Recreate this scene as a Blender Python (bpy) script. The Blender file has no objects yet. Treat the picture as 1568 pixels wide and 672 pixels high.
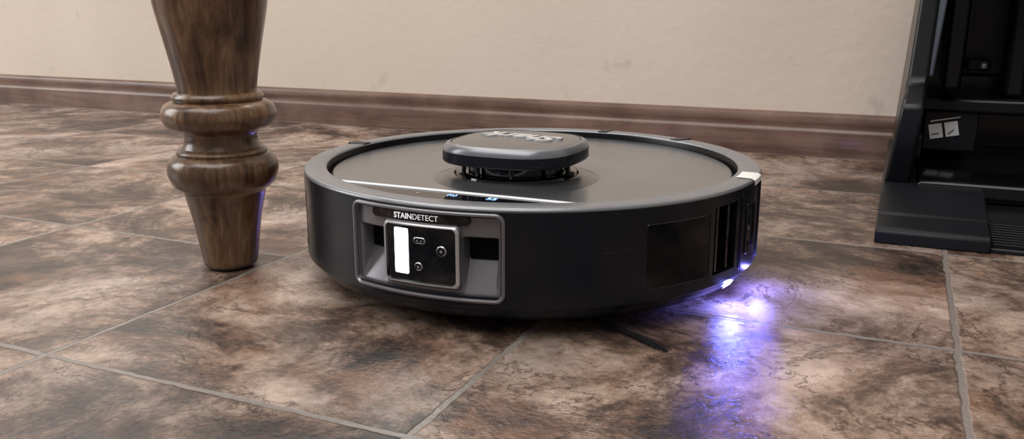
import bpy, math, random
from mathutils import Vector, Matrix
random.seed(4)
S = bpy.context.scene
COL = S.collection
try:
    S.view_settings.view_transform = 'Standard'
    S.view_settings.look = 'None'
except Exception: pass

# ---------------------------------------------------------------- materials
def new_mat(name):
    m = bpy.data.materials.new(name); m.use_nodes = True
    nt = m.node_tree
    b = next(n for n in nt.nodes if n.type == 'BSDF_PRINCIPLED')
    return m, nt, b
def simple(name, col, rough=0.5, metal=0.0, emit=None, estr=0.0, coat=0.0, bump=None, spec=None, rvar=None):
    m, nt, b = new_mat(name)
    b.inputs['Base Color'].default_value = (*col, 1)
    b.inputs['Roughness'].default_value = rough
    b.inputs['Metallic'].default_value = metal
    if coat: b.inputs['Coat Weight'].default_value = coat; b.inputs['Coat Roughness'].default_value = 0.08
    if spec is not None: b.inputs['Specular IOR Level'].default_value = spec
    if emit:
        b.inputs['Emission Color'].default_value = (*emit, 1)
        b.inputs['Emission Strength'].default_value = estr
    tc = nt.nodes.new('ShaderNodeTexCoord')
    if bump:
        sc, st = bump
        n = nt.nodes.new('ShaderNodeTexNoise'); n.inputs['Scale'].default_value = sc
        n.inputs['Detail'].default_value = 3
        nt.links.new(tc.outputs['Object'], n.inputs['Vector'])
        bp = nt.nodes.new('ShaderNodeBump'); bp.inputs['Strength'].default_value = st
        bp.inputs['Distance'].default_value = 0.0003
        nt.links.new(n.outputs[0], bp.inputs['Height']); nt.links.new(bp.outputs[0], b.inputs['Normal'])
    if rvar:
        n = nt.nodes.new('ShaderNodeTexNoise'); n.inputs['Scale'].default_value = rvar[0]
        n.inputs['Detail'].default_value = 6
        nt.links.new(tc.outputs['Object'], n.inputs['Vector'])
        mr = nt.nodes.new('ShaderNodeMapRange')
        mr.inputs['From Min'].default_value = 0.3; mr.inputs['From Max'].default_value = 0.7
        mr.inputs['To Min'].default_value = rough - rvar[1]; mr.inputs['To Max'].default_value = rough + rvar[1]
        nt.links.new(n.outputs[0], mr.inputs['Value']); nt.links.new(mr.outputs[0], b.inputs['Roughness'])
    return m

def body_mat():
    m, nt, b = new_mat('charcoal_plastic')
    tc = nt.nodes.new('ShaderNodeTexCoord')
    mp = nt.nodes.new('ShaderNodeMapping'); mp.inputs['Scale'].default_value = (26, 26, 1000)
    n = nt.nodes.new('ShaderNodeTexNoise'); n.inputs['Scale'].default_value = 1.0; n.inputs['Detail'].default_value = 4
    nt.links.new(tc.outputs['Object'], mp.inputs['Vector']); nt.links.new(mp.outputs[0], n.inputs['Vector'])
    r = nt.nodes.new('ShaderNodeValToRGB')
    r.color_ramp.elements[0].position = 0.68; r.color_ramp.elements[0].color = (0.007, 0.0085, 0.013, 1)
    r.color_ramp.elements[1].position = 0.82; r.color_ramp.elements[1].color = (0.10, 0.105, 0.115, 1)
    nt.links.new(n.outputs[0], r.inputs[0]); nt.links.new(r.outputs[0], b.inputs['Base Color'])
    b.inputs['Roughness'].default_value = 0.25
    b.inputs['Specular IOR Level'].default_value = 0.24
    return m

M_body = body_mat()
M_rim = simple('rim_satin_grey', (0.21, 0.218, 0.238), 0.28, metal=.4, rvar=(60, .06))
M_gap = simple('black_gap', (0.003, 0.003, 0.004), 0.35, spec=.3)
M_top = simple('top_panel_graphite', (0.27, 0.283, 0.300), 0.20, metal=.8, rvar=(18, .05), bump=(1800, .2))
M_cap = simple('cap_graphite', (0.17, 0.177, 0.186), 0.18, metal=.75, bump=(1800, .12))
M_gloss = simple('gloss_black', (0.004, 0.004, 0.006), 0.06)
M_glass = simple('tinted_window', (0.004, 0.005, 0.008), 0.05, spec=.30)
M_sidewin = simple('side_sensor_window', (0.003, 0.0035, 0.005), 0.10, spec=.18)
M_port = simple('port_black', (0.002, 0.002, 0.0025), 0.5, spec=.08)
M_gun = simple('gunmetal_paint', (0.20, 0.195, 0.215), 0.30, metal=0.6)
M_silver = simple('silver_trim', (0.60, 0.61, 0.65), 0.25, metal=0.7)
M_trimglint = simple('trim_edge_glint', (0.88, 0.89, 0.91), 0.22)  # near-white colour paints in the wall's reflection on the bevel
M_led = simple('white_led', (1, 1, 1), 0.4, emit=(0.9, 1.0, 0.97), estr=15)
M_blue = simple('blue_led', (0.2, 0.2, 1), 0.4, emit=(0.22, 0.24, 1.0), estr=110)
M_blue2 = simple('display_blue', (0.2, 0.3, 1), 0.4, emit=(0.25, 0.5, 1.0), estr=3)
M_text = simple('text_white', (0.8, 0.8, 0.82), 0.4, emit=(1, 1, 1), estr=.45)
M_label = simple('label_white', (0.8, 0.8, 0.78), 0.45)
M_rubber = simple('black_rubber', (0.004, 0.004, 0.005), 0.8, spec=.2)
M_lens = simple('lens_grey', (0.34, 0.36, 0.37), 0.25, metal=0.5)
M_emb = simple('chrome_lettering', (0.80, 0.81, 0.83), 0.3, metal=0.5)
M_dock = simple('dock_black_plastic', (0.006, 0.0065, 0.008), 0.30, bump=(2500, .2), spec=.3)
M_dockg = simple('dock_gloss', (0.003, 0.003, 0.004), 0.15, spec=.3)
M_dockgrey = simple('dock_highlight_print_grey', (0.12, 0.14, 0.17), 0.35)  # lighter grey paints the inner column's highlight; sticker print shares it
M_docksat = simple('dock_satin_ramp', (0.009, 0.010, 0.012), 0.38, bump=(2500, .3), spec=.22)

# ---------------------------------------------------------------- mesh helpers
class MB:
    def __init__(s): s.v = []; s.f = []; s.m = []; s.mats = []
    def mi(s, mat):
        if mat not in s.mats: s.mats.append(mat)
        return s.mats.index(mat)
    def add(s, p): s.v.append(tuple(p)); return len(s.v) - 1
    def face(s, idx, mat): s.f.append(tuple(idx)); s.m.append(s.mi(mat))
    def bridge(s, A, B, mat, closed=True):
        n = len(A)
        for i in range(n if closed else n - 1):
            j = (i + 1) % n
            s.face((A[i], A[j], B[j], B[i]), mat)
    def loop(s, pts): return [s.add(p) for p in pts]
    def build(s, name, parent=None, angle=35, bevel=0, seg=2, loc=(0, 0, 0), fix=True):
        me = bpy.data.meshes.new(name); me.from_pydata(s.v, [], s.f)
        for m in s.mats: me.materials.append(m)
        me.polygons.foreach_set('material_index', s.m)
        me.polygons.foreach_set('use_smooth', [True] * len(s.f))
        me.update()
        if fix:
            import bmesh
            bm = bmesh.new(); bm.from_mesh(me)
            bmesh.ops.recalc_face_normals(bm, faces=bm.faces); bm.to_mesh(me); bm.free()
        me.set_sharp_from_angle(angle=math.radians(angle))
        ob = bpy.data.objects.new(name, me); COL.objects.link(ob); ob.location = loc
        if parent: ob.parent = parent
        if bevel:
            b = ob.modifiers.new('bevel', 'BEVEL'); b.width = bevel; b.segments = seg
            b.limit_method = 'ANGLE'; b.angle_limit = math.radians(35); b.harden_normals = False
        return ob

def empty(name, loc=(0, 0, 0), rz=0):
    e = bpy.data.objects.new(name, None); COL.objects.link(e); e.location = loc
    e.rotation_euler[2] = math.radians(rz); e.empty_display_size = .05
    return e

def lathe(name, prof, parent=None, n=128, mats=None, mat=None, loc=(0, 0, 0), cx=0, cy=0, angle=35, fix=True):
    mb = MB(); prev = None
    for k, (r, z) in enumerate(prof):
        if r < 1e-6: ring = [mb.add((cx, cy, z))]
        else: ring = mb.loop([(cx + r * math.cos(2 * math.pi * i / n), cy + r * math.sin(2 * math.pi * i / n), z) for i in range(n)])
        if prev is not None:
            mm = mats[k - 1] if mats else mat
            if len(ring) == 1:
                for i in range(len(prev)): mb.face((prev[i], prev[(i + 1) % n], ring[0]), mm)
            elif len(prev) == 1:
                for i in range(n): mb.face((prev[0], ring[(i + 1) % n], ring[i]), mm)
            else: mb.bridge(prev, ring, mm)
        prev = ring
    return mb.build(name, parent, loc=loc, angle=angle, fix=fix)

def box(name, lo, hi, mat, parent=None, bevel=0.0015, seg=2, rot=None):
    c = [(a + b) / 2 for a, b in zip(lo, hi)]
    mb = MB(); h = [(b - a) / 2 for a, b in zip(lo, hi)]
    vs = [mb.add((sx * h[0], sy * h[1], sz * h[2])) for sx in (-1, 1) for sy in (-1, 1) for sz in (-1, 1)]
    for f in ((0, 1, 3, 2), (4, 6, 7, 5), (0, 4, 5, 1), (2, 3, 7, 6), (0, 2, 6, 4), (1, 5, 7, 3)): mb.face([vs[i] for i in f], mat)
    ob = mb.build(name, parent, bevel=bevel, seg=seg, loc=c)
    if rot: ob.rotation_euler = [math.radians(a) for a in rot]
    return ob

def extrude_x(name, poly, x0, x1, mat, parent=None, bevel=0.002, taper=None):
    mb = MB()
    A = mb.loop([(x0 + (taper(z) if taper else 0), y, z) for y, z in poly]); B = mb.loop([(x1 + (taper(z)*.6 if taper else 0), y, z) for y, z in poly])
    mb.bridge(A, B, mat); mb.face(A[::-1], mat); mb.face(B, mat)
    return mb.build(name, parent, bevel=bevel)

def text_mesh(body, size, offset=0.0, spacing=1.0, shear=0, extrude=0.0):
    cu = bpy.data.curves.new('t', 'FONT'); cu.body = body; cu.size = size; cu.offset = offset
    cu.align_x = 'LEFT'; cu.align_y = 'CENTER'; cu.space_character = spacing; cu.shear = shear; cu.extrude = extrude
    o = bpy.data.objects.new('t', cu); COL.objects.link(o)
    bpy.context.view_layer.update()
    dg = bpy.context.evaluated_depsgraph_get()
    me = bpy.data.meshes.new_from_object(o.evaluated_get(dg))
    COL.objects.unlink(o); bpy.data.objects.remove(o)
    return me

# ================================================================ ROOM
WY = 1.217
def floor_mat():
    m, nt, b = new_mat('slate_vinyl_tile'); N = nt.nodes; L = nt.links
    def math_(op, a, bb=None, c=None):
        n = N.new('ShaderNodeMath'); n.operation = op
        for i, x in enumerate((a, bb, c)):
            if x is None: continue
            if isinstance(x, (int, float)): n.inputs[i].default_value = x
            else: L.new(x, n.inputs[i])
        return n.outputs[0]
    geo = N.new('ShaderNodeNewGeometry'); sep = N.new('ShaderNodeSeparateXYZ'); L.new(geo.outputs['Position'], sep.inputs[0])
    tx, ty = 0.2405, 0.2205
    wob = N.new('ShaderNodeTexNoise'); wob.inputs['Scale'].default_value = 60; L.new(geo.outputs['Position'], wob.inputs['Vector'])
    wv = math_('MULTIPLY', math_('SUBTRACT', wob.outputs[0], .5), .004)
    u = math_('DIVIDE', math_('ADD', math_('ADD', sep.outputs[0], 0.1957), wv), tx)
    v = math_('DIVIDE', math_('ADD', math_('SUBTRACT', sep.outputs[1], 0.3185), wv), ty)
    fu, fv = math_('FLOOR', u), math_('FLOOR', v)
    du = math_('MULTIPLY', math_('PINGPONG', u, 0.5), tx); dv = math_('MULTIPLY', math_('PINGPONG', v, 0.5), ty)
    d = math_('MINIMUM', du, dv)
    gr = N.new('ShaderNodeMapRange'); gr.interpolation_type = 'SMOOTHSTEP'
    gr.inputs['From Min'].default_value = 0.0014; gr.inputs['From Max'].default_value = 0.0027
    gr.inputs['To Min'].default_value = 1; gr.inputs['To Max'].default_value = 0
    L.new(d, gr.inputs['Value']); grout = gr.outputs[0]
    cid = N.new('ShaderNodeCombineXYZ'); L.new(fu, cid.inputs[0]); L.new(fv, cid.inputs[1])
    wn = N.new('ShaderNodeTexWhiteNoise'); wn.noise_dimensions = '3D'; L.new(cid.outputs[0], wn.inputs['Vector'])
    sc = N.new('ShaderNodeVectorMath'); sc.operation = 'SCALE'; sc.inputs['Scale'].default_value = 7; L.new(wn.outputs['Color'], sc.inputs[0])
    ad = N.new('ShaderNodeVectorMath'); ad.operation = 'ADD'; L.new(geo.outputs['Position'], ad.inputs[0]); L.new(sc.outputs[0], ad.inputs[1])
    def noise(scale, det=8, rough=.6, dist=0.0, vec=ad.outputs[0]):
        n = N.new('ShaderNodeTexNoise'); n.inputs['Scale'].default_value = scale; n.inputs['Detail'].default_value = det
        n.inputs['Roughness'].default_value = rough; n.inputs['Distortion'].default_value = dist
        L.new(vec, n.inputs['Vector']); return n.outputs[0]
    n1 = noise(8.5, 14, .70, .45); n2 = noise(6, 8, .65, .3); n3 = noise(80, 8, .8, .5)
    mixv = math_('ADD', math_('ADD', math_('MULTIPLY', n1, .80), math_('MULTIPLY', n3, .20)), math_('MULTIPLY', math_('SUBTRACT', wn.outputs['Value'], .5), .04))
    r = N.new('ShaderNodeValToRGB'); cr = r.color_ramp
    stops = [(0.405, (0.026, 0.020, 0.019)), (0.45, (0.078, 0.054, 0.044)), (0.485, (0.165, 0.113, 0.088)),
             (0.515, (0.28, 0.205, 0.166)), (0.56, (0.41, 0.32, 0.270)), (0.63, (0.58, 0.475, 0.415))]
    cr.elements[0].position = stops[0][0]; cr.elements[0].color = (*stops[0][1], 1)
    cr.elements[1].position = stops[-1][0]; cr.elements[1].color = (*stops[-1][1], 1)
    for p, c in stops[1:-1]:
        e = cr.elements.new(p); e.color = (*c, 1)
    L.new(mixv, r.inputs[0])
    r2 = N.new('ShaderNodeValToRGB'); r2.color_ramp.elements[0].position = .42; r2.color_ramp.elements[0].color = (.64, .62, .61, 1)
    r2.color_ramp.elements[1].position = .58; r2.color_ramp.elements[1].color = (1.0, .935, .875, 1)
    L.new(n2, r2.inputs[0])
    mx = N.new('ShaderNodeMix'); mx.data_type = 'RGBA'; mx.blend_type = 'MULTIPLY'; mx.inputs[0].default_value = .9
    L.new(r.outputs[0], mx.inputs[6]); L.new(r2.outputs[0], mx.inputs[7])
    cur = mx.outputs[2]
    for scale_, wid, amt in ((8, .009, .9), (15, .007, .5)):
        nv = noise(scale_, 10, .66, .5)
        vein = N.new('ShaderNodeMapRange'); vein.inputs['From Min'].default_value = 0.0; vein.inputs['From Max'].default_value = wid
        vein.inputs['To Min'].default_value = amt; vein.inputs['To Max'].default_value = 0
        L.new(math_('ABSOLUTE', math_('SUBTRACT', nv, .5)), vein.inputs['Value'])
        mx2 = N.new('ShaderNodeMix'); mx2.data_type = 'RGBA'; L.new(vein.outputs[0], mx2.inputs[0])
        L.new(cur, mx2.inputs[6]); mx2.inputs[7].default_value = (0.048, 0.028, 0.022, 1); cur = mx2.outputs[2]
    ns = noise(26, 12, .80, .7)
    sp = N.new('ShaderNodeMapRange'); sp.inputs['From Min'].default_value = .56; sp.inputs['From Max'].default_value = .65
    sp.inputs['To Max'].default_value = .78; L.new(ns, sp.inputs['Value'])
    mx3 = N.new('ShaderNodeMix'); mx3.data_type = 'RGBA'; L.new(sp.outputs[0], mx3.inputs[0])
    L.new(cur, mx3.inputs[6]); mx3.inputs[7].default_value = (0.055, 0.039, 0.035, 1)
    nr = noise(11, 8, .7, .4)
    ru = N.new('ShaderNodeMapRange'); ru.inputs['From Min'].default_value = .54; ru.inputs['From Max'].default_value = .66
    ru.inputs['To Max'].default_value = .6; L.new(nr, ru.inputs['Value'])
    mxr = N.new('ShaderNodeMix'); mxr.data_type = 'RGBA'; L.new(ru.outputs[0], mxr.inputs[0])
    L.new(mx3.outputs[2], mxr.inputs[6]); mxr.inputs[7].default_value = (0.215, 0.115, 0.073, 1)
    mx4 = N.new('ShaderNodeMix'); mx4.data_type = 'RGBA'; L.new(grout, mx4.inputs[0])
    L.new(mxr.outputs[2], mx4.inputs[6]); mx4.inputs[7].default_value = (0.215, 0.188, 0.17, 1)
    L.new(mx4.outputs[2], b.inputs['Base Color'])
    rr = N.new('ShaderNodeMapRange'); rr.inputs['From Min'].default_value = .3; rr.inputs['From Max'].default_value = .7
    rr.inputs['To Min'].default_value = .16; rr.inputs['To Max'].default_value = .30; L.new(n3, rr.inputs['Value'])
    L.new(rr.outputs[0], b.inputs['Roughness'])
    fine = noise(260, 3, .6, 0, geo.outputs['Position'])
    hsum = math_('ADD', math_('ADD', math_('MULTIPLY', fine, .9), math_('MULTIPLY', ns, .7)), math_('MULTIPLY', grout, -1.2))
    bp = N.new('ShaderNodeBump'); bp.inputs['Strength'].default_value = .6; bp.inputs['Distance'].default_value = .0012
    L.new(hsum, bp.inputs['Height']); L.new(bp.outputs[0], b.inputs['Normal'])
    return m

def wall_mat():
    m, nt, b = new_mat('painted_drywall'); N = nt.nodes; L = nt.links
    geo = N.new('ShaderNodeNewGeometry')
    n = N.new('ShaderNodeTexNoise'); n.inputs['Scale'].default_value = 2.5; n.inputs['Detail'].default_value = 5
    L.new(geo.outputs['Position'], n.inputs['Vector'])
    r = N.new('ShaderNodeValToRGB'); r.color_ramp.elements[0].position = .35; r.color_ramp.elements[0].color = (.64, .545, .46, 1)
    r.color_ramp.elements[1].position = .65; r.color_ramp.elements[1].color = (.70, .605, .52, 1)
    L.new(n.outputs[0], r.inputs[0])
    n3 = N.new('ShaderNodeTexNoise'); n3.inputs['Scale'].default_value = 16; n3.inputs['Detail'].default_value = 6
    L.new(geo.outputs['Position'], n3.inputs['Vector'])
    mr = N.new('ShaderNodeMapRange'); mr.inputs['From Min'].default_value = .68; mr.inputs['From Max'].default_value = .76; mr.inputs['To Max'].default_value = .3
    L.new(n3.outputs[0], mr.inputs['Value'])
    mx = N.new('ShaderNodeMix'); mx.data_type = 'RGBA'; L.new(mr.outputs[0], mx.inputs[0]); L.new(r.outputs[0], mx.inputs[6]); mx.inputs[7].default_value = (.3, .25, .2, 1)
    L.new(mx.outputs[2], b.inputs['Base Color'])
    b.inputs['Roughness'].default_value = .75
    n2 = N.new('ShaderNodeTexNoise'); n2.inputs['Scale'].default_value = 70; n2.inputs['Detail'].default_value = 5
    L.new(geo.outputs['Position'], n2.inputs['Vector'])
    bp = N.new('ShaderNodeBump'); bp.inputs['Strength'].default_value = .35; bp.inputs['Distance'].default_value = .002
    L.new(n2.outputs[0], bp.inputs['Height']); L.new(bp.outputs[0], b.inputs['Normal'])
    return m

def wood_mat(name, dark, mid, light, axis='z', scale=1.0, rough=.32, coat=.2):
    m, nt, b = new_mat(name); N = nt.nodes; L = nt.links
    tc = N.new('ShaderNodeTexCoord'); mp = N.new('ShaderNodeMapping')
    mp.inputs['Scale'].default_value = (110 * scale, 110 * scale, 7 * scale) if axis == 'z' else (3 * scale, 60 * scale, 60 * scale)
    L.new(tc.outputs['Object'], mp.inputs['Vector'])
    n = N.new('ShaderNodeTexNoise'); n.inputs['Scale'].default_value = 1; n.inputs['Detail'].default_value = 8; n.inputs['Roughness'].default_value = .72
    n.inputs['Distortion'].default_value = .8; L.new(mp.outputs[0], n.inputs['Vector'])
    n2 = N.new('ShaderNodeTexNoise'); n2.inputs['Scale'].default_value = 18; n2.inputs['Detail'].default_value = 4; L.new(tc.outputs['Object'], n2.inputs['Vector'])
    a = N.new('ShaderNodeMath'); a.operation = 'MULTIPLY_ADD'; a.inputs[1].default_value = .4; L.new(n2.outputs[0], a.inputs[0])
    c = N.new('ShaderNodeMath'); c.operation = 'MULTIPLY'; c.inputs[1].default_value = .6; L.new(n.outputs[0], c.inputs[0]); L.new(c.outputs[0], a.inputs[2])
    r = N.new('ShaderNodeValToRGB'); cr = r.color_ramp
    cr.elements[0].position = .40; cr.elements[0].color = (*dark, 1); cr.elements[1].position = .60; cr.elements[1].color = (*light, 1)
    e = cr.elements.new(.5); e.color = (*mid, 1)
    L.new(a.outputs[0], r.inputs[0]); L.new(r.outputs[0], b.inputs['Base Color'])
    b.inputs['Roughness'].default_value = rough; b.inputs['Coat Weight'].default_value = coat; b.inputs['Coat Roughness'].default_value = .18
    return m

def quad(name, pts, mat):
    mb = MB(); mb.face(mb.loop(pts), mat); return mb.build(name, fix=False)
quad('floor', [(-5, -2.5, 0), (2.5, -2.5, 0), (2.5, WY + .1, 0), (-5, WY + .1, 0)], floor_mat())
box('wall_back', (-5, WY, 0), (2.5, WY + .1, 2.4), wall_mat(), bevel=0)
M_base = wood_mat('baseboard_wood', (0.095, 0.050, 0.035), (0.150, 0.086, 0.062), (0.205, 0.126, 0.093), axis='x', rough=.42)
prof = [(WY, 0), (WY - .012, 0), (WY - .0125, .030), (WY - .0115, .034), (WY - .0088, .0365), (WY - .0083, .040), (WY - .0095, .043), (WY - .0098, .049), (WY - .008, .0535), (WY - .004, .056), (WY, .0565)]
extrude_x('baseboard_back', prof, -5, 2.5, M_base, bevel=0)
win = empty('window_1', (-.95, WY, 1.1))
M_wf = wood_mat('window_casing_wood', (0.095, 0.058, 0.046), (0.155, 0.10, 0.080), (0.215, 0.145, 0.118), axis='x', rough=.4)
for nm, lo, hi in (('casing_left', (-.66, -.03, -.66), (-.58, 0, .66)), ('casing_right', (.58, -.03, -.66), (.66, 0, .66)),
                   ('casing_top', (-.66, -.03, .58), (.66, 0, .66)), ('sill', (-.68, -.035, -.66), (.68, 0, -.58))):
    box(nm, lo, hi, M_wf, win, bevel=.003)

# ================================================================ TABLE LEG
leg = empty('table_leg', (-.4606, .5009, 0))
M_leg = wood_mat('walnut_stained_wood', (0.034, 0.015, 0.007), (0.112, 0.058, 0.029), (0.235, 0.136, 0.073), axis='z', rough=.30, coat=.25)
def smooth_prof(keys, sub=6):
    out = []
    for i in range(len(keys) - 1):
        p0 = keys[max(i - 1, 0)]; p1 = keys[i]; p2 = keys[i + 1]; p3 = keys[min(i + 2, len(keys) - 1)]
        for k in range(sub):
            t = k / sub
            out.append(tuple(0.5 * ((2 * b) + (-a + c) * t + (2 * a - 5 * b + 4 * c - d) * t * t + (-a + 3 * b - 3 * c + d) * t ** 3) for a, b, c, d in zip(p0, p1, p2, p3)))
    out.append(keys[-1]); return out
low = smooth_prof([(.0192, .003), (.0204, .006), (.0219, .018), (.0246, .036), (.0280, .052), (.0296, .0600)])
bulb2 = smooth_prof([(.0315, .0620), (.0365, .066), (.0396, .0730), (.0400, .0785), (.0382, .0842), (.0345, .0878)])
step2 = smooth_prof([(.0322, .0884), (.0325, .0905), (.0305, .0925)], 4)
cove = smooth_prof([(.0283, .0932), (.0262, .0985), (.0264, .1035), (.0290, .1065)])
bulb1 = smooth_prof([(.0310, .1070), (.0372, .1092), (.0406, .1145), (.0410, .1190), (.0388, .1245), (.0345, .1272)])
bead = smooth_prof([(.0315, .1278), (.0328, .1305), (.0312, .1335)], 4)
shaft = smooth_prof([(.0283, .1342), (.0284, .1385), (.0308, .1529), (.0345, .1717), (.0400, .1993), (.0442, .235), (.0462, .28), (.0452, .34), (.040, .40), (.034, .43)])
upper = smooth_prof([(.040, .434), (.045, .445), (.040, .457)], 5) + [(.034, .459), (.034, .47)]
lathe('turned_shaft', [(0, .003)] + low + bulb2 + step2 + cove + bulb1 + bead + shaft + upper + [(0, .47)], leg, n=96, mat=M_leg, angle=40)
box('square_block', (-.045, -.045, .468), (.045, .045, .72), M_leg, leg, bevel=.004)
lathe('foot_glide', [(0, 0), (.0155, 0), (.0165, .001), (.0165, .0045), (0, .0045)], leg, n=48, mat=simple('glide_brown_plastic', (.05, .03, .02), .5))

# ================================================================ ROBOT VACUUM
R = 0.170
rob = empty('robot_vacuum', (-.254, .607, 0), -0.3)
rob.scale = (1, 1, 1.015)
def P(th, r, z): t = math.radians(th); return (r * math.sin(t), -r * math.cos(t), z)

cuts = [(-17, 17, .027, .0745), (47, 64.5, .0275, .0680), (66, 75, .0275, .0715), (-64.5, -47, .0275, .0680), (-75, -66, .0275, .0715)]
zs = sorted(set([.0205, .027, .0275, .035, .045, .055, .062, .0680, .0715, .0745, .0780]))
mb = MB(); nth = 720
rings = [mb.loop([P(-180 + i * .5, R, z) for i in range(nth)]) for z in zs]
for k in range(len(zs) - 1):
    zc = (zs[k] + zs[k + 1]) / 2
    for i in range(nth):
        tc_ = -180 + i * .5 + .25
        if any(a < tc_ < b and c < zc < d for a, b, c, d in cuts): continue
        j = (i + 1) % nth
        mb.face((rings[k][i], rings[k][j], rings[k + 1][j], rings[k + 1][i]), M_body)
for (a, b_, c, d) in cuts[1:]:
    ths = [a + (b_ - a) * i / 20 for i in range(21)]
    mb_pts_o = [P(t, R, c) for t in ths] + [P(t, R, d) for t in reversed(ths)]
    mb_pts_i = [P(t, R - .012, c) for t in ths] + [P(t, R - .012, d) for t in reversed(ths)]
    mb.bridge(mb.loop(mb_pts_o), mb.loop(mb_pts_i), M_gap)
    ib = mb.loop([P(t, R - .012, c) for t in ths]); it = mb.loop([P(t, R - .012, d) for t in ths])
    mb.bridge(ib, it, M_gap, closed=False)
mb.build('side_shell', rob, fix=False)

def arc(r0, z0, r1, z1, n=5):
    return [(r1 + (r0 - r1) * math.cos(math.pi / 2 * i / n), z0 + (z1 - z0) * math.sin(math.pi / 2 * i / n)) for i in range(1, n + 1)]
pr = [(R, .0780)] + [(R - .0003, .0782), (R - .0002, .0785)] + arc(R - .0002, .0785, R - .0024, .0806) + [(.1550, .0808)] + [(.1538, .0803), (.1534, .0795), (.1534, .069)]
mats = [M_gap] * 2 + [M_rim] * (len(pr) - 4) + [M_gap]
lathe('rim_ring', pr, rob, n=256, mats=mats, fix=False, angle=45)
lathe('rim_channel', [(.1536, .070), (.1470, .070)], rob, n=128, mat=M_gap, fix=False)
pr = [(0, .0080), (.150, .0080), (.1565, .0088), (.1635, .0125), (.1660, .0160), (.1665, .0185), (.1678, .0187), (.1680, .0192), (.1695, .0196), (R, .0205)]
lathe('underbody_skirt', pr, rob, n=256, mats=[M_rubber, M_body, M_body, M_body, M_body, M_gap, M_gap, M_body, M_body], fix=False)

RP = .1500; CH = -.110
def seg_poly(front, n=160, r=RP):
    a0 = math.degrees(math.acos(-CH / r))
    if front: angs = [-a0 + 2 * a0 * i / n for i in range(n + 1)]
    else: angs = [a0 + (360 - 2 * a0) * i / n for i in range(n + 1)]
    return [P(a, r, 0)[:2] for a in angs]
def slab(name, poly, z0, z1, mat, parent, bevel=.0008):
    mb = MB(); A = mb.loop([(x, y, z0) for x, y in poly]); B = mb.loop([(x, y, z1) for x, y in poly])
    mb.bridge(A, B, mat); mb.face(A[::-1], mat); mb.face(B, mat)
    return mb.build(name, parent, bevel=bevel)
slab('lid_panel', seg_poly(False), .069, .0754, M_top, rob, bevel=.0010)
fp = [(x, min(y, CH - .0014)) for x, y in seg_poly(True, r=.1525)]
slab('display_strip', fp, .069, .0752, M_gloss, rob, bevel=.0006)
hw = math.sqrt(RP ** 2 - CH ** 2) - .001
box('strip_edge_trim', (-hw, CH - .0034, .070), (hw, CH + .0004, .0760), M_trimglint, rob, bevel=.0005)  # bevel line, its bright reflection put into the colour
for body, x, y, s in (('55', .020, -.120, .0075), ('(o)', -.008, -.120, .006), ('o', -.030, -.122, .004)):
    me = text_mesh(body, s, .00005)
    me.materials.clear(); me.materials.append(M_blue2 if s > .005 else M_emb)
    o = bpy.data.objects.new('display_icon', me); COL.objects.link(o); o.parent = rob; o.location = (x, y, .0754)

# turret
TX, TY = .008, -.046
lathe('turret_fairing', [(.060, .0753), (.056, .0761), (.050, .0782), (.046, .0792), (.0445, .0788), (.0445, .0765)], rob, n=96, mat=M_cap, cx=TX, cy=TY)
lathe('turret_core', [(.0345, .0765), (.0345, .0905)], rob, n=64, mat=M_gloss, cx=TX, cy=TY)
lathe('turret_lower_ring', [(.0445, .0770), (.0430, .0800), (.0400, .0808), (.036, .0808), (.034, .080)], rob, n=96, mat=M_gloss, cx=TX, cy=TY)
for k in range(9):
    a = 2 * math.pi * k / 9 + .15
    lathe('turret_post', [(0, .079), (.0016, .079), (.0016, .0905), (0, .0905)], rob, n=12, mat=M_gloss, cx=TX + .0375 * math.cos(a), cy=TY + .0375 * math.sin(a))
def supere(h, n=112, e=2.75):
    out = []
    for i in range(n):
        t = 2 * math.pi * i / n; c, s_ = math.cos(t), math.sin(t)
        out.append((TX + h * math.copysign(abs(c) ** (2 / e), c), TY + h * math.copysign(abs(s_) ** (2 / e), s_)))
    return out
mb = MB(); prev = None
lay = [(.030, .0890, M_gap), (.0450, .0886, M_body), (.0478, .0889, M_body), (.0487, .0900, M_body), (.0484, .0965, M_body), (.0478, .0990, M_rim), (.0462, .1010, M_rim), (.0435, .1019, M_rim),
       (.0429, .1013, M_gap), (.0424, .1017, M_cap), (.030, .1022, M_cap), (.015, .1025, M_cap), (.004, .1026, M_cap)]
for h, z, mt in lay:
    ring = mb.loop([(x, y, z) for x, y in supere(h)])
    if prev: mb.bridge(prev, ring, mt)
    prev = ring
mb.face(prev, M_cap)
mb.build('turret_cap', rob, angle=30)
me = text_mesh('Shark', .026, .0007, 1.0, shear=.25, extrude=.0006)
me.materials.clear(); me.materials.append(M_emb)
o = bpy.data.objects.new('cap_lettering', me); COL.objects.link(o); o.parent = rob
o.location = (TX + .031, TY + .004, .1027); o.rotation_euler[2] = math.radians(180 - 8)

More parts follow.
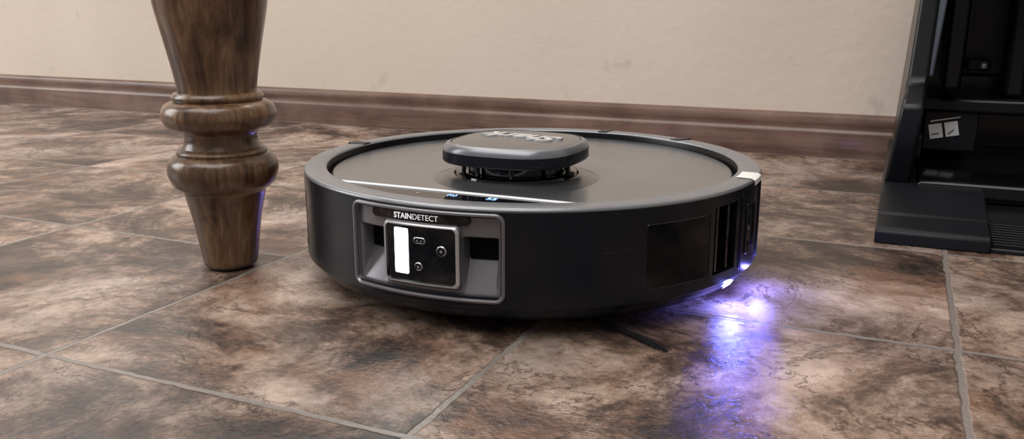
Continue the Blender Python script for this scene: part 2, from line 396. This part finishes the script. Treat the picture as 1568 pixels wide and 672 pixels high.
# curved-surface patches
def rr(hw, hz, rad, n=7, e=8):
    rad = min(rad, hw - 1e-5, hz - 1e-5); pts = []
    cs = [(hw - rad, hz - rad, 0), (-hw + rad, hz - rad, 90), (-hw + rad, -hz + rad, 180), (hw - rad, -hz + rad, 270)]
    arcs = []
    for cx, cz, a0 in cs:
        arcs.append([(cx + rad * math.cos(math.radians(a0 + 90 * i / n)), cz + rad * math.sin(math.radians(a0 + 90 * i / n))) for i in range(n + 1)])
    for k in range(4):
        pts += arcs[k]; a = arcs[k][-1]; b = arcs[(k + 1) % 4][0]
        pts += [(a[0] + (b[0] - a[0]) * i / e, a[1] + (b[1] - a[1]) * i / e) for i in range(1, e)]
    return pts
def cmap(thc, zc, s, z, r): return P(thc + math.degrees(s / R), r, zc + z)
def rr_rings(mb, thc, zc, spec, fill=None):
    prev = None; last = None
    for hw, hz, rad, r, mt in spec:
        lp = mb.loop([cmap(thc, zc, s, z, r) for s, z in rr(hw, hz, rad)])
        if prev: mb.bridge(prev, lp, mt)
        prev = lp; last = (hw, hz, rad, r)
    if fill:
        hw, hz, rad, r = last
        for k in range(1, 9):
            f = 1 - k / 8 + 1e-4
            lp = mb.loop([cmap(thc, zc, s * f, z * f, r) for s, z in rr(hw, hz, rad)])
            mb.bridge(prev, lp, fill); prev = lp
def sm(x, a, b):
    t = max(0, min(1, (x - a) / (b - a))); return t * t * (3 - 2 * t)

PZ, PHW, PHZ = .05025, .0534, .02725
mb = MB()
rr_rings(mb, 0, PZ, [(PHW, PHZ, .006, R - .001, M_gun), (PHW - .0001, PHZ - .0001, .006, R + .0010, M_gun), (PHW - .0008, PHZ - .0008, .0055, R + .0016, M_gun),
                     (PHW - .0018, PHZ - .0018, .0045, R + .0016, M_gun), (PHW - .0024, PHZ - .0024, .004, R + .0008, M_gun), (PHW - .0028, PHZ - .0028, .004, R - .0040, M_gun)])
mb.build('sensor_panel_frame', rob, angle=50)
mb = MB(); NS, NZ = 156, 78; grid = []
for j in range(NZ + 1):
    z = -PHZ + .0015 + (2 * PHZ - .003) * j / NZ; za = PZ + z; row = []
    for i in range(NS + 1):
        s = -PHW + .0015 + (2 * PHW - .003) * i / NS; a = abs(s)
        fs = sm(a, .0262, .0288) * (1 - sm(a, .0472, .0495))
        if za < .0475: fz = max(0, (za - .0275) / .020)
        elif za < .0605: fz = 1
        else: fz = 1 - sm(za, .0605, .0625)
        dep = .0022 + .0100 * fs * fz
        row.append(mb.add(cmap(0, PZ, s, z, R - dep)))
    grid.append(row)
for j in range(NZ):
    for i in range(NS): mb.face((grid[j][i], grid[j][i + 1], grid[j + 1][i + 1], grid[j + 1][i]), M_gun)
mb.build('sensor_panel_recess', rob, fix=False, angle=60)
mb = MB()
for sg in (-1, 1):
    thc = sg * math.degrees(.0383 / R)
    rr_rings(mb, thc, .0540, [(.0093, .0070, .0008, R - .0108, M_port)], fill=M_port)
mb.build('sensor_ports', rob)
mb = MB()
rr_rings(mb, math.degrees(-.002 / R), .0720, [(.0345, .0030, .0029, R - .002, M_gloss), (.0343, .0029, .0028, R - .0006, M_gloss), (.0338, .0026, .0025, R - .0002, M_gloss)], fill=M_gloss)
mb.build('badge_pill', rob)
mb = MB(); WZ = .0496
rr_rings(mb, 0, WZ, [(.0268, .0205, .004, R - .0023, M_gun), (.0258, .0187, .0038, R + .0012, M_gun), (.0246, .0180, .0034, R + .0020, M_silver),
                     (.0238, .0173, .003, R + .0020, M_silver), (.0232, .0167, .003, R + .0008, M_gap)], fill=M_glass)
mb.build('camera_window', rob, angle=30)
mb = MB()
rr_rings(mb, math.degrees(-.0128 / R), .0508, [(.0050, .0140, .0010, R + .0010, M_led)], fill=M_led)
mb.build('led_bar', rob, fix=False)
mb = MB()
for s, z, rad in ((.0145, .0531, .0033), (-.001, .0421, .0028)):
    rr_rings(mb, math.degrees(s / R), z, [(rad, rad, rad, R + .0009, M_lens), (rad * .8, rad * .8, rad * .8, R + .0016, M_lens), (rad * .62, rad * .62, rad * .6, R + .0012, M_gloss)], fill=M_gloss)
    rr_rings(mb, math.degrees(s / R), z, [(rad * .28, rad * .28, rad * .28, R + .0016, M_lens)], fill=M_lens)
rr_rings(mb, 0, .0582, [(.0040, .0021, .0018, R + .0009, M_lens), (.0034, .0016, .0014, R + .0014, M_lens), (.0030, .0012, .0012, R + .0011, M_gloss)], fill=M_gloss)
for s in (-.0013, .0013):
    rr_rings(mb, math.degrees(s / R), .0582, [(.0006, .0006, .0006, R + .0014, M_lens)], fill=M_lens)
mb.build('camera_lenses', rob)
def wrap_text(body, s0, z0, size, off):
    me = text_mesh(body, size, off)
    w = max(v.co.x for v in me.vertices)
    for v in me.vertices: v.co = Vector(P(math.degrees((s0 + v.co.x) / R), R + .0001, z0 + v.co.y))
    me.materials.clear(); me.materials.append(M_text)
    o = bpy.data.objects.new('badge_text', me); COL.objects.link(o); o.parent = rob
    return w
w = wrap_text('STAIN', -.0185, .0720, .0048, .00013)
wrap_text('DETECT', -.0185 + w + .0003, .0720, .0048, 0.0)
mb = MB()
for sg in (1, -1):
    thc = sg * 55.75; h = math.radians(8.75) * R
    rr_rings(mb, thc, .04775, [(h + .0003, .0206, .0015, R - .0004, M_gap), (h - .0002, .0201, .0015, R + .0003, M_gloss), (h - .0006, .0197, .0015, R - .0002, M_gap)], fill=M_sidewin)
mb.build('side_windows', rob)
for sg in (1, -1):
    for t in (68.0, 72.5):
        p = P(sg * t, R - .006, .0495)
        o = box('slit_fin', (-.0012, -.004, -.0215), (.0012, .004, .0215), M_gloss, rob, bevel=.0004)
        o.location = p; o.rotation_euler[2] = math.radians(sg * t)
for sg in (1, -1):
    for t, w_, h_, mt in ((77.6, .0016, .050, M_gap), (81.5, .0060, .034, M_gloss), (87.0, .0060, .030, M_gap), (92.0, .0018, .054, M_gap)):
        o = box('rear_vent', (-w_ / 2, -.0012, -h_ / 2), (w_ / 2, .0012, h_ / 2), mt, rob, bevel=.0006)
        o.location = P(sg * t, R, .0495); o.rotation_euler[2] = math.radians(sg * t)
for t in (-93, 150, 178):
    o = box('rim_notch', (-.0045, -.0085, -.0012), (.0045, .0085, .0012), M_gap, rob, bevel=.0005)
    o.location = P(t, .1625, .0802); o.rotation_euler[2] = math.radians(t)
mb = MB()
A = [P(85 + 8 * i / 8, .1575, .0812) for i in range(9)]; B = [P(85 + 8 * i / 8, .1682, .0810) for i in range(9)]
C = [P(85 + 8 * i / 8, R + .0004, .0798) for i in range(9)]; D = [P(85 + 8 * i / 8, R + .0006, .0765) for i in range(9)]
l = [mb.loop(q) for q in (A, B, C, D)]
for a, b_ in zip(l, l[1:]): mb.bridge(a, b_, M_label, closed=False)
mb.build('white_tag', rob, fix=False)
def wheel(name, x, y, rad, wdt):
    mb = MB(); n = 48; prev = None
    for xx, rr_ in ((-wdt, 0.001), (-wdt, rad * .9), (-wdt * .8, rad), (wdt * .8, rad), (wdt, rad * .9), (wdt, .001)):
        lp = mb.loop([(x + xx, y + rr_ * math.cos(2 * math.pi * i / n), rad + rr_ * math.sin(2 * math.pi * i / n)) for i in range(n)])
        if prev: mb.bridge(prev, lp, M_rubber)
        prev = lp
    mb.build(name, rob)
wheel('drive_wheel', -.105, .01, .030, .010); wheel('drive_wheel', .105, .01, .030, .010)
wheel('caster_wheel', 0, -.125, .012, .008)
BX, BY = .078, -.112
lathe('side_brush_hub', [(0, .003), (.010, .003), (.012, .005), (.012, .009), (0, .009)], rob, n=32, mat=M_rubber, cx=BX, cy=BY)
mb = MB()
for a0 in (-14, 90, 166):
    for k in range(20):
        fr = random.uniform(-1, 1)
        a = math.radians(a0 + fr * 2.6); L_ = .064 + random.uniform(-.014, .001); pts = []
        for q in range(7):
            t = q / 6; rad = .008 + L_ * t; z = .006 - .0052 * t ** .7
            aa = a - .12 * t * t
            pts.append(Vector((BX + rad * math.cos(aa), BY + rad * math.sin(aa), max(z, .0008) + random.uniform(0, .0004))))
        w_ = .0004; pr_ = None
        for p in pts:
            tn = Vector((-math.sin(a), math.cos(a), 0)) * w_
            lp = mb.loop([p + tn, p + Vector((0, 0, w_)), p - tn, p - Vector((0, 0, w_ * .6))])
            if pr_: mb.bridge(pr_, lp, M_rubber)
            pr_ = lp
mb.build('side_brush_bristles', rob)
# blue guide LED tucked under right flank
mb = MB()
a = [P(74 + 4 * i / 8, .1666, .0160) for i in range(9)]; b_ = [P(74 + 4 * i / 8, .1645, .0125) for i in range(9)]
mb.bridge(mb.loop(a), mb.loop(b_), M_blue, closed=False)
mb.build('blue_guide_led', rob, fix=False)
def area(name, loc, target, sx, sy, power, col, parent=None, spread=None):
    l = bpy.data.lights.new(name, 'AREA'); l.shape = 'RECTANGLE'; l.size = sx; l.size_y = sy; l.energy = power; l.color = col
    if spread: l.spread = math.radians(spread)
    o = bpy.data.objects.new(name, l); COL.objects.link(o); o.location = loc
    o.rotation_euler = (Vector(target) - Vector(loc)).to_track_quat('-Z', 'Y').to_euler()
    if parent: o.parent = parent
    return o
def point(name, loc, power, col, rad, parent, spec=1.0):
    l = bpy.data.lights.new(name, 'POINT'); l.energy = power; l.color = col; l.shadow_soft_size = rad
    l.specular_factor = spec
    o = bpy.data.objects.new(name, l); COL.objects.link(o); o.location = loc; o.parent = parent
    return o
point('blue_glow_lamp', P(75, .1712, .0145), .12, (.18, .20, 1.0), .0018, rob)
point('blue_glow_lamp', P(90, .1750, .015), .09, (.20, .19, 1.0), .001, rob, .05)
point('blue_glow_lamp', P(-108, .178, .014), .13, (.22, .20, 1.0), .002, rob, .3)

# ================================================================ DOCK
dock = empty('robot_docking_station', (0, 0, 0))
X0, X1 = -.009, .300
def shoulder(name, x0, x1):
    extrude_x(name, [(.774, 0), (.775, .010), (.779, .0135), (.815, .0165), (.817, .0185), (.878, .029), (.90, .030), (1.19, .030), (1.19, 0)], x0, x1, M_docksat, dock, bevel=.0018)
shoulder('base_shoulder_a', X0, .078); shoulder('base_shoulder_b', .214, X1)
extrude_x('base_channel', [(.778, 0), (.779, .004), (.84, .009), (.90, .016), (1.19, .016), (1.19, 0)], .078, .214, M_dock, dock, bevel=.001)
for k in range(9):
    y = .784 + k * .0065
    box('channel_rib', (.080, y, .003), (.212, y + .0028, .0068 + k * .0006), M_docksat, dock, bevel=.0006)
pill_poly = [(.902, .028), (.889, .060), (.886, .090), (.888, .104), (.896, .112), (.915, .116), (.928, .121), (.933, .130), (.936, .42), (1.19, .42), (1.19, .0), (1.0, .0), (.95, .028)]
tp = lambda z: .110 * max(0, z - .03) if z < .25 else .0242
extrude_x('tower_cheek_a', pill_poly, X0 + .002, .016, M_dock, dock, bevel=.003, taper=tp)
extrude_x('tower_cheek_b', pill_poly, .270, X1 - .003, M_dock, dock, bevel=.003)
box('cheek_highlight_strip', (.0235, .938, .128), (.0365, .952, .42), M_dockgrey, dock, bevel=.002, rot=(0, 4, 0))  # strip carries the column highlight as a painted grey
box('cheek_highlight_strip', (.258, .938, .128), (.272, .952, .42), M_dockgrey, dock, bevel=.002)
box('inner_jamb', (.036, .955, .115), (.052, 1.10, .42), M_dockg, dock, bevel=.003)
box('inner_jamb', (.246, .955, .115), (.262, 1.10, .42), M_dockg, dock, bevel=.003)
box('back_panel', (.010, 1.085, .015), (.292, 1.19, .42), M_dockg, dock, bevel=.002)
box('recess_panel', (.055, 1.070, .12), (.115, 1.09, .26), M_dock, dock, bevel=.004)
box('recess_panel', (.130, 1.060, .10), (.236, 1.09, .30), M_dock, dock, bevel=.004)
box('recess_column', (.094, 1.005, .105), (.112, 1.09, .40), M_docksat, dock, bevel=.004)
box('cross_shelf', (.018, .990, .088), (.275, 1.09, .104), M_dock, dock, bevel=.004)
box('contact_bracket', (.060, 1.040, .128), (.082, 1.075, .140), M_docksat, dock, bevel=.002)
box('contact_bracket_tip', (.072, 1.036, .130), (.079, 1.042, .137), M_lens, dock, bevel=.002)
extrude_x('wash_tray', [(.895, .020), (.90, .034), (.93, .040), (.96, .036), (1.085, .044), (1.085, .015), (.90, .015)], .022, .27, M_dockg, dock, bevel=.003)
for k in range(3):
    box('cheek_slot', (.0180, .905 + k * .006, .055), (.0220, .908 + k * .006, .074), M_docksat, dock, bevel=.0005)
box('label_plate', (.024, .999, .048), (.075, 1.004, .090), M_dock, dock, bevel=.002)
for k in range(2):
    o = box('instruction_sticker', (.030 + .0145 * k, .9975, .061 + .003 * k), (.0425 + .0145 * k, .9985, .076 + .003 * k), M_label, dock, bevel=.0002, rot=(0, -12, 0))
    g = box('sticker_print', (.0325 + .0145 * k, .9970, .065 + .003 * k), (.0395 + .0145 * k, .9974, .0662 + .003 * k), M_dockgrey, dock, bevel=0, rot=(0, -12 - 30 * k, 0))
box('sticker_text_line', (.030, .9975, .0805), (.058, .9985, .0818), M_label, dock, bevel=0, rot=(0, -12, 0))
box('upper_tank', (X0 + .028, .925, .235), (X1 - .016, 1.185, .43), M_dock, dock, bevel=.010, seg=4)

# ================================================================ LIGHT
area('window_daylight', (-.95, 1.195, 1.10), (-.90, 0, .95), 1.12, 1.12, 32, (1.0, .98, .955))
area('ceiling_bounce', (-.6, -.4, 2.3), (-.5, .7, 0), 2.6, 1.8, 64, (1.0, .968, .925))
area('side_window', (-3.2, -.2, 1.3), (-.3, 1.0, .2), 1.4, 1.5, 42, (1.0, .98, .96))
w = bpy.data.worlds.new('World'); S.world = w; w.use_nodes = True
bg = next(n for n in w.node_tree.nodes if n.type == 'BACKGROUND')
bg.inputs[0].default_value = (1.0, .97, .94, 1); bg.inputs[1].default_value = .22

# ================================================================ CAMERA
cam = bpy.data.cameras.new('camera'); co = bpy.data.objects.new('camera', cam); COL.objects.link(co)
co.location = (0, 0, .197); co.rotation_euler = (math.radians(90 - 13.96), 0, math.radians(24.0))
cam.sensor_width = 36; cam.lens = 30.58; cam.clip_start = .01
S.camera = co
